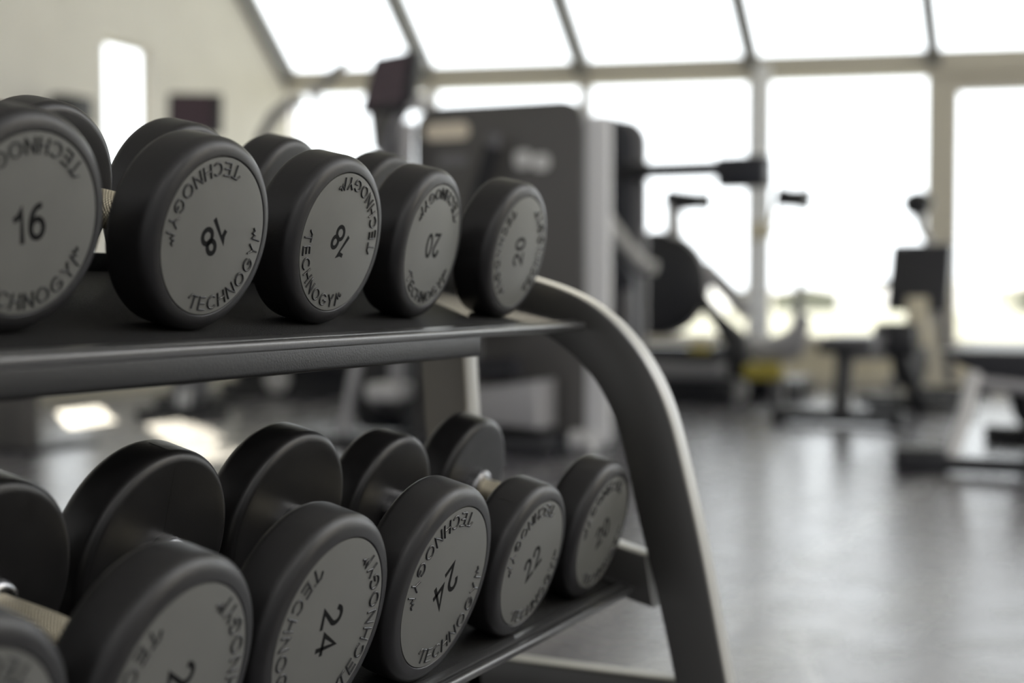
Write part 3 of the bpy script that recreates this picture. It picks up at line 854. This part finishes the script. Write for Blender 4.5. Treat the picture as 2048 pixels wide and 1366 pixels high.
t = thing('stationary_bike', 'thin-framed bike handlebar standing just beyond the raised bench backrest', 'exercise bike', (10.0, 1.05, 0))
at('handlebar', t, tube([(10.0, 1.13, 1.265), (10.0, 1.07, 1.275), (10.0, 1.02, 1.275), (10.0, 0.96, 1.265)], [0.056, 0.085, 0.085, 0.052], 12), 'black')
at('stem', t, tube([(10.0, 1.045, 1.34), (10.0, 1.045, 1.26), (10.03, 1.03, 1.12), (10.06, 0.98, 1.02), (10.1, 0.92, 0.7)], [0.03, 0.05, 0.026, 0.028, 0.04], 12), 'grey')
at('frame', t, tube([(9.7, 1.15, 0.10), (10.0, 1.0, 0.45), (10.1, 0.92, 0.72), (10.5, 0.9, 0.10)], 0.035, 12), 'midgrey')
at('flywheel', t, disc_at((9.80, 1.02, 0.30), (0.3, 1, 0), 0.22, 0.06), 'black')
at('foot_bar', t, box(9.62, 9.72, 0.85, 1.35, 0.0, 0.06, 0.01), 'black')
at('foot_bar', t, box(10.45, 10.55, 0.65, 1.15, 0.0, 0.06, 0.01), 'black')

# F: bench nearest the right-hand side
t = thing('flat_bench', 'weight bench with pale slanting leg and long black foot bar, nearest to the rack', 'bench', (6.6, 0.08, 0))
f = at('foot_bar', t, box(6.08, 6.16, -0.42, 0.43, 0.012, 0.068, 0.008), 'black')
bm = box(6.06, 6.18, 0.24, 0.44, 0.0, 0.10, 0.012); bmesh.ops.translate(bm, verts=bm.verts, vec=-t.location); obj('end_cap', bm, 'black', f)
at('slanting_leg', t, tube([(6.14, 0.235, 0.05), (6.28, 0.20, 0.22), (6.40, 0.18, 0.38)], 0.030, 14), 'lightgrey')
at('seat', t, prism([(0.33, 0.475), (0.27, 0.43), (0.12, 0.36), (-0.02, 0.33), (-0.30, 0.36), (-0.42, 0.475)], 6.40, 7.55, 'YZ', 0.02), 'pad')
at('cross_tube', t, tube([(6.42, 0.22, 0.35), (6.42, -0.05, 0.33), (6.42, -0.3, 0.35)], 0.032, 12), 'grey')
at('centre_leg', t, tube([(6.7, 0.05, 0.36), (6.8, 0.03, 0.2), (7.35, 0.03, 0.04)], [0.05, 0.045, 0.035], 12), 'black')
at('rear_foot_bar', t, box(7.38, 7.46, -0.45, 0.27, 0.0, 0.085, 0.012), 'black')

# G: cross trainer with the large screen, seen above the dumbbells
t = thing('cross_trainer', 'cross trainer with a large dark tilted screen on a silver mast, above the upper-tray dumbbells', 'cross trainer', (6.6, 2.75, 0))
c_ = at('console', t, prism([(2.845, 1.80), (2.615, 1.822), (2.640, 1.592), (2.70, 1.545), (2.925, 1.545)], 6.12, 6.17, 'YZ', 0.008), 'black')
bm = prism([(2.832, 1.785), (2.655, 1.803), (2.690, 1.590), (2.900, 1.568)], 6.113, 6.119, 'YZ'); bmesh.ops.translate(bm, verts=bm.verts, vec=-t.location); obj('screen', bm, 'screen', c_)
at('console_neck', t, prism([(2.885, 1.57), (2.74, 1.57), (2.80, 1.46), (2.835, 1.37), (2.860, 1.37)], 6.13, 6.17, 'YZ', 0.010), 'charcoal')
at('console_arm', t, tube([(6.2, 2.855, 1.30), (6.2, 2.830, 1.387), (6.2, 2.785, 1.50), (6.2, 2.725, 1.58), (6.2, 2.645, 1.60)], [0.03, 0.034, 0.036, 0.038, 0.034], 14), 'grey')
at('arm_joint', t, tube([(6.13, 2.65, 1.59), (6.22, 2.65, 1.59)], 0.045, 18), 'lightgrey')
at('mast', t, tube([(6.18, 2.76, 0.20), (6.18, 2.73, 0.9), (6.18, 2.708, 1.50)], 0.042, 14), 'grey')
at('shin_shroud', t, prism([(2.84, 0.8), (2.825, 1.37), (2.76, 1.48), (2.73, 1.40), (2.75, 0.8)], 6.20, 6.23, 'YZ', 0.01), 'black')
at('strut', t, tube([(6.02, 2.965, 0.02), (6.05, 2.93, 0.25), (6.1, 2.89, 0.52)], 0.028, 12), 'grey')
at('foot_bar', t, box(5.95, 6.07, 2.74, 3.20, 0.0, 0.05, 0.012), 'black')
at('footplate', t, box(5.94, 6.14, 2.64, 2.80, 0.22, 0.30, 0.02), 'lightgrey')
at('link_arm', t, tube([(6.05, 2.80, 0.22), (6.5, 2.92, 0.12)], 0.03, 12), 'midgrey')
at('drive_housing', t, prism(round_rect(6.35, 7.3, 0.03, 0.48, 0.12, 6), 2.86, 3.10, 'XZ', 0.02), 'black')

# H: compact bikes with consoles along the left wall
def console_bike(label, x, y, face, cz):
    t = thing('upright_bike', label, 'exercise bike', (x, y, 0), face)
    def lo(name, bm, m, p=None): return obj(name, bm, m, p or t)
    lo('foot_bar', box(-0.10, -0.02, -0.26, 0.26, 0.0, 0.06, 0.012), 'black')
    lo('foot_bar', box(0.86, 0.94, -0.26, 0.26, 0.0, 0.06, 0.012), 'black')
    lo('body', prism([(-0.08, 0.06), (0.62, 0.06), (0.70, 0.30), (0.40, 0.62), (0.05, 0.55), (-0.10, 0.25)], -0.09, 0.09, 'XZ', 0.03), 'midgrey')
    lo('frame_tube', tube([(0.45, 0, 0.25), (0.90, 0, 0.05)], 0.035, 12), 'grey')
    lo('seat_post', tube([(0.55, 0, 0.45), (0.66, 0, 0.92)], 0.028, 12), 'grey')
    lo('saddle', prism([(0.50, 0.95), (0.82, 0.98), (0.84, 0.92), (0.60, 0.90)], -0.09, 0.09, 'XZ', 0.025), 'pad')
    lo('mast', tube([(0.10, 0, 0.50), (0.05, 0, 1.0), (-0.03, 0, cz - 0.14)], [0.05, 0.04, 0.03], 12), 'midgrey')
    m = Matrix.Translation((0.0, 0, cz)) @ Matrix.Rotation(math.radians(-14), 4, 'Y')
    c = lo('console', box(-0.05, 0.0, -0.16, 0.17, -0.15, 0.11, 0.015, mtx=m), 'black')
    lo('screen', box(0.0005, 0.005, -0.14, 0.11, -0.13, 0.09, 0.0, mtx=m), 'screen', c)
    lo('handlebar', tube([(0.30, -0.22, cz - 0.42), (0.02, -0.20, cz - 0.36), (-0.02, 0, cz - 0.30), (0.02, 0.20, cz - 0.36), (0.30, 0.22, cz - 0.42)], 0.018, 12), 'black')
    return t
console_bike('exercise bike with a dark purple screen, between slit window and sloping glazing', 7.67, 5.02, math.radians(212), 1.83)
t = thing('wall_box', 'small black box fixed to the cream wall, just before the tall slit window', 'fixture', (7.47, 5.95, 1.84))  # unidentified dark shape, built as a plain box
at('bracket', t, box(7.45, 7.49, 5.86, 5.955, 1.81, 1.87, 0.004), 'midgrey')
at('box_body', t, box(7.33, 7.60, 5.74, 5.87, 1.76, 1.93, 0.015), 'black')

# I: elliptical with curved arms between the screens
t = thing('stepper', 'step machine with a curved dark rail and pale round grips, before the window corner', 'step machine', (8.9, 4.8, 0))
at('curved_rail', t, tube([(8.6, 4.75, 0.5), (8.3, 4.88, 1.05), (8.12, 4.92, 1.42), (8.07, 4.80, 1.68), (8.1, 4.72, 1.82), (8.16, 4.64, 1.90), (8.2, 4.56, 1.92)], [0.03, 0.03, 0.03, 0.035, 0.04, 0.04, 0.03], 12), 'midgrey')
at('grip', t, tube([(8.22, 4.53, 1.95), (8.24, 4.49, 1.98)], 0.055, 16), 'lightgrey')
at('grip_post', t, tube([(8.23, 4.50, 1.95), (8.24, 4.46, 1.70), (8.40, 4.44, 0.9), (8.54, 4.42, 0.3)], [0.03, 0.035, 0.03, 0.03], 12), 'lightgrey')
at('head', t, tube([(8.24, 4.49, 1.96), (8.28, 4.38, 2.10), (8.31, 4.31, 2.17)], [0.02, 0.04, 0.02], 12), 'midgrey')
at('drive_housing', t, box(8.52, 9.3, 4.25, 5.38, 0.05, 0.62, 0.10, seg=3), 'black')
at('wheel', t, disc_at((8.42, 4.93, 0.12), (1, 0.3, 0), 0.085, 0.05), 'lightgrey')
at('base_frame', t, box(8.46, 9.36, 4.20, 5.42, 0.0, 0.10, 0.02), 'black')

# J: dark upright of another machine at the lower left
t = thing('machine_upright', 'dark olive square machine upright standing on the floor at the far end of the gap', 'gym machine', (5.2, 4.1, 0))
at('upright', t, box(5.15, 5.26, 4.08, 4.26, 0.0, 0.62, 0.01), 'charcoal')
at('base_plate', t, box(5.10, 5.6, 4.02, 4.5, 0.0, 0.02, 0.004), 'black')
at('crossmember', t, box(5.15, 5.24, 4.08, 5.0, 0.50, 0.60, 0.01), 'midgrey')

# ------------------------------------------------------------------ outside
tag(obj('terrace', prism([(11.0, -9), (60, -40), (60, 60), (10.9, 8)], -0.4, -0.3, 'XY'), 'terrace'), 'pale terrace outside', 'terrace', kind='structure')
struct('ground', prism([(60, -120), (600, -400), (600, 500), (60, 160)], -8.2, -8.0, 'XY'), 'grass')
bm = bmesh.new()
for k in range(260):
    x = 60 + rnd.random() * 12; y = -60 + rnd.random() * 160; r = 1.2 + rnd.random() * 1.6
    bmesh.ops.create_icosphere(bm, subdivisions=1, radius=r, matrix=Matrix.Translation((x, y, -4.0 + rnd.random() * 1.4)))
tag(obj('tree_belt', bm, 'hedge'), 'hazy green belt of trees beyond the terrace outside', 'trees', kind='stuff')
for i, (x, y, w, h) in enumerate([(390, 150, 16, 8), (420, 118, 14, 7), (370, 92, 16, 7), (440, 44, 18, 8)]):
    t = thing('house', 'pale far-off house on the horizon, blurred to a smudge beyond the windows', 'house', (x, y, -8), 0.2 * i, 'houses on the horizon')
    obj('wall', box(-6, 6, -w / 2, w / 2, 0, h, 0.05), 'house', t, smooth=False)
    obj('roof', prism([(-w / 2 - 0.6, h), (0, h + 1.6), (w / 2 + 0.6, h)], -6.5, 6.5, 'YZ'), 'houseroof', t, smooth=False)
bm = bmesh.new()
n = 60
rowA = []
for k in range(n + 1):
    y = -350 + 900 * k / n
    h = 1.5 + 2 * math.sin(k * 0.31) + 3 * math.sin(k * 0.83 + 1)
    rowA.append([bm.verts.new((520, y, -8)), bm.verts.new((560, y, h * 0.7)), bm.verts.new((640, y, h)), bm.verts.new((760, y, -8))])
for a, b in zip(rowA, rowA[1:]):
    for k in range(3): bm.faces.new((a[k], a[k + 1], b[k + 1], b[k]))
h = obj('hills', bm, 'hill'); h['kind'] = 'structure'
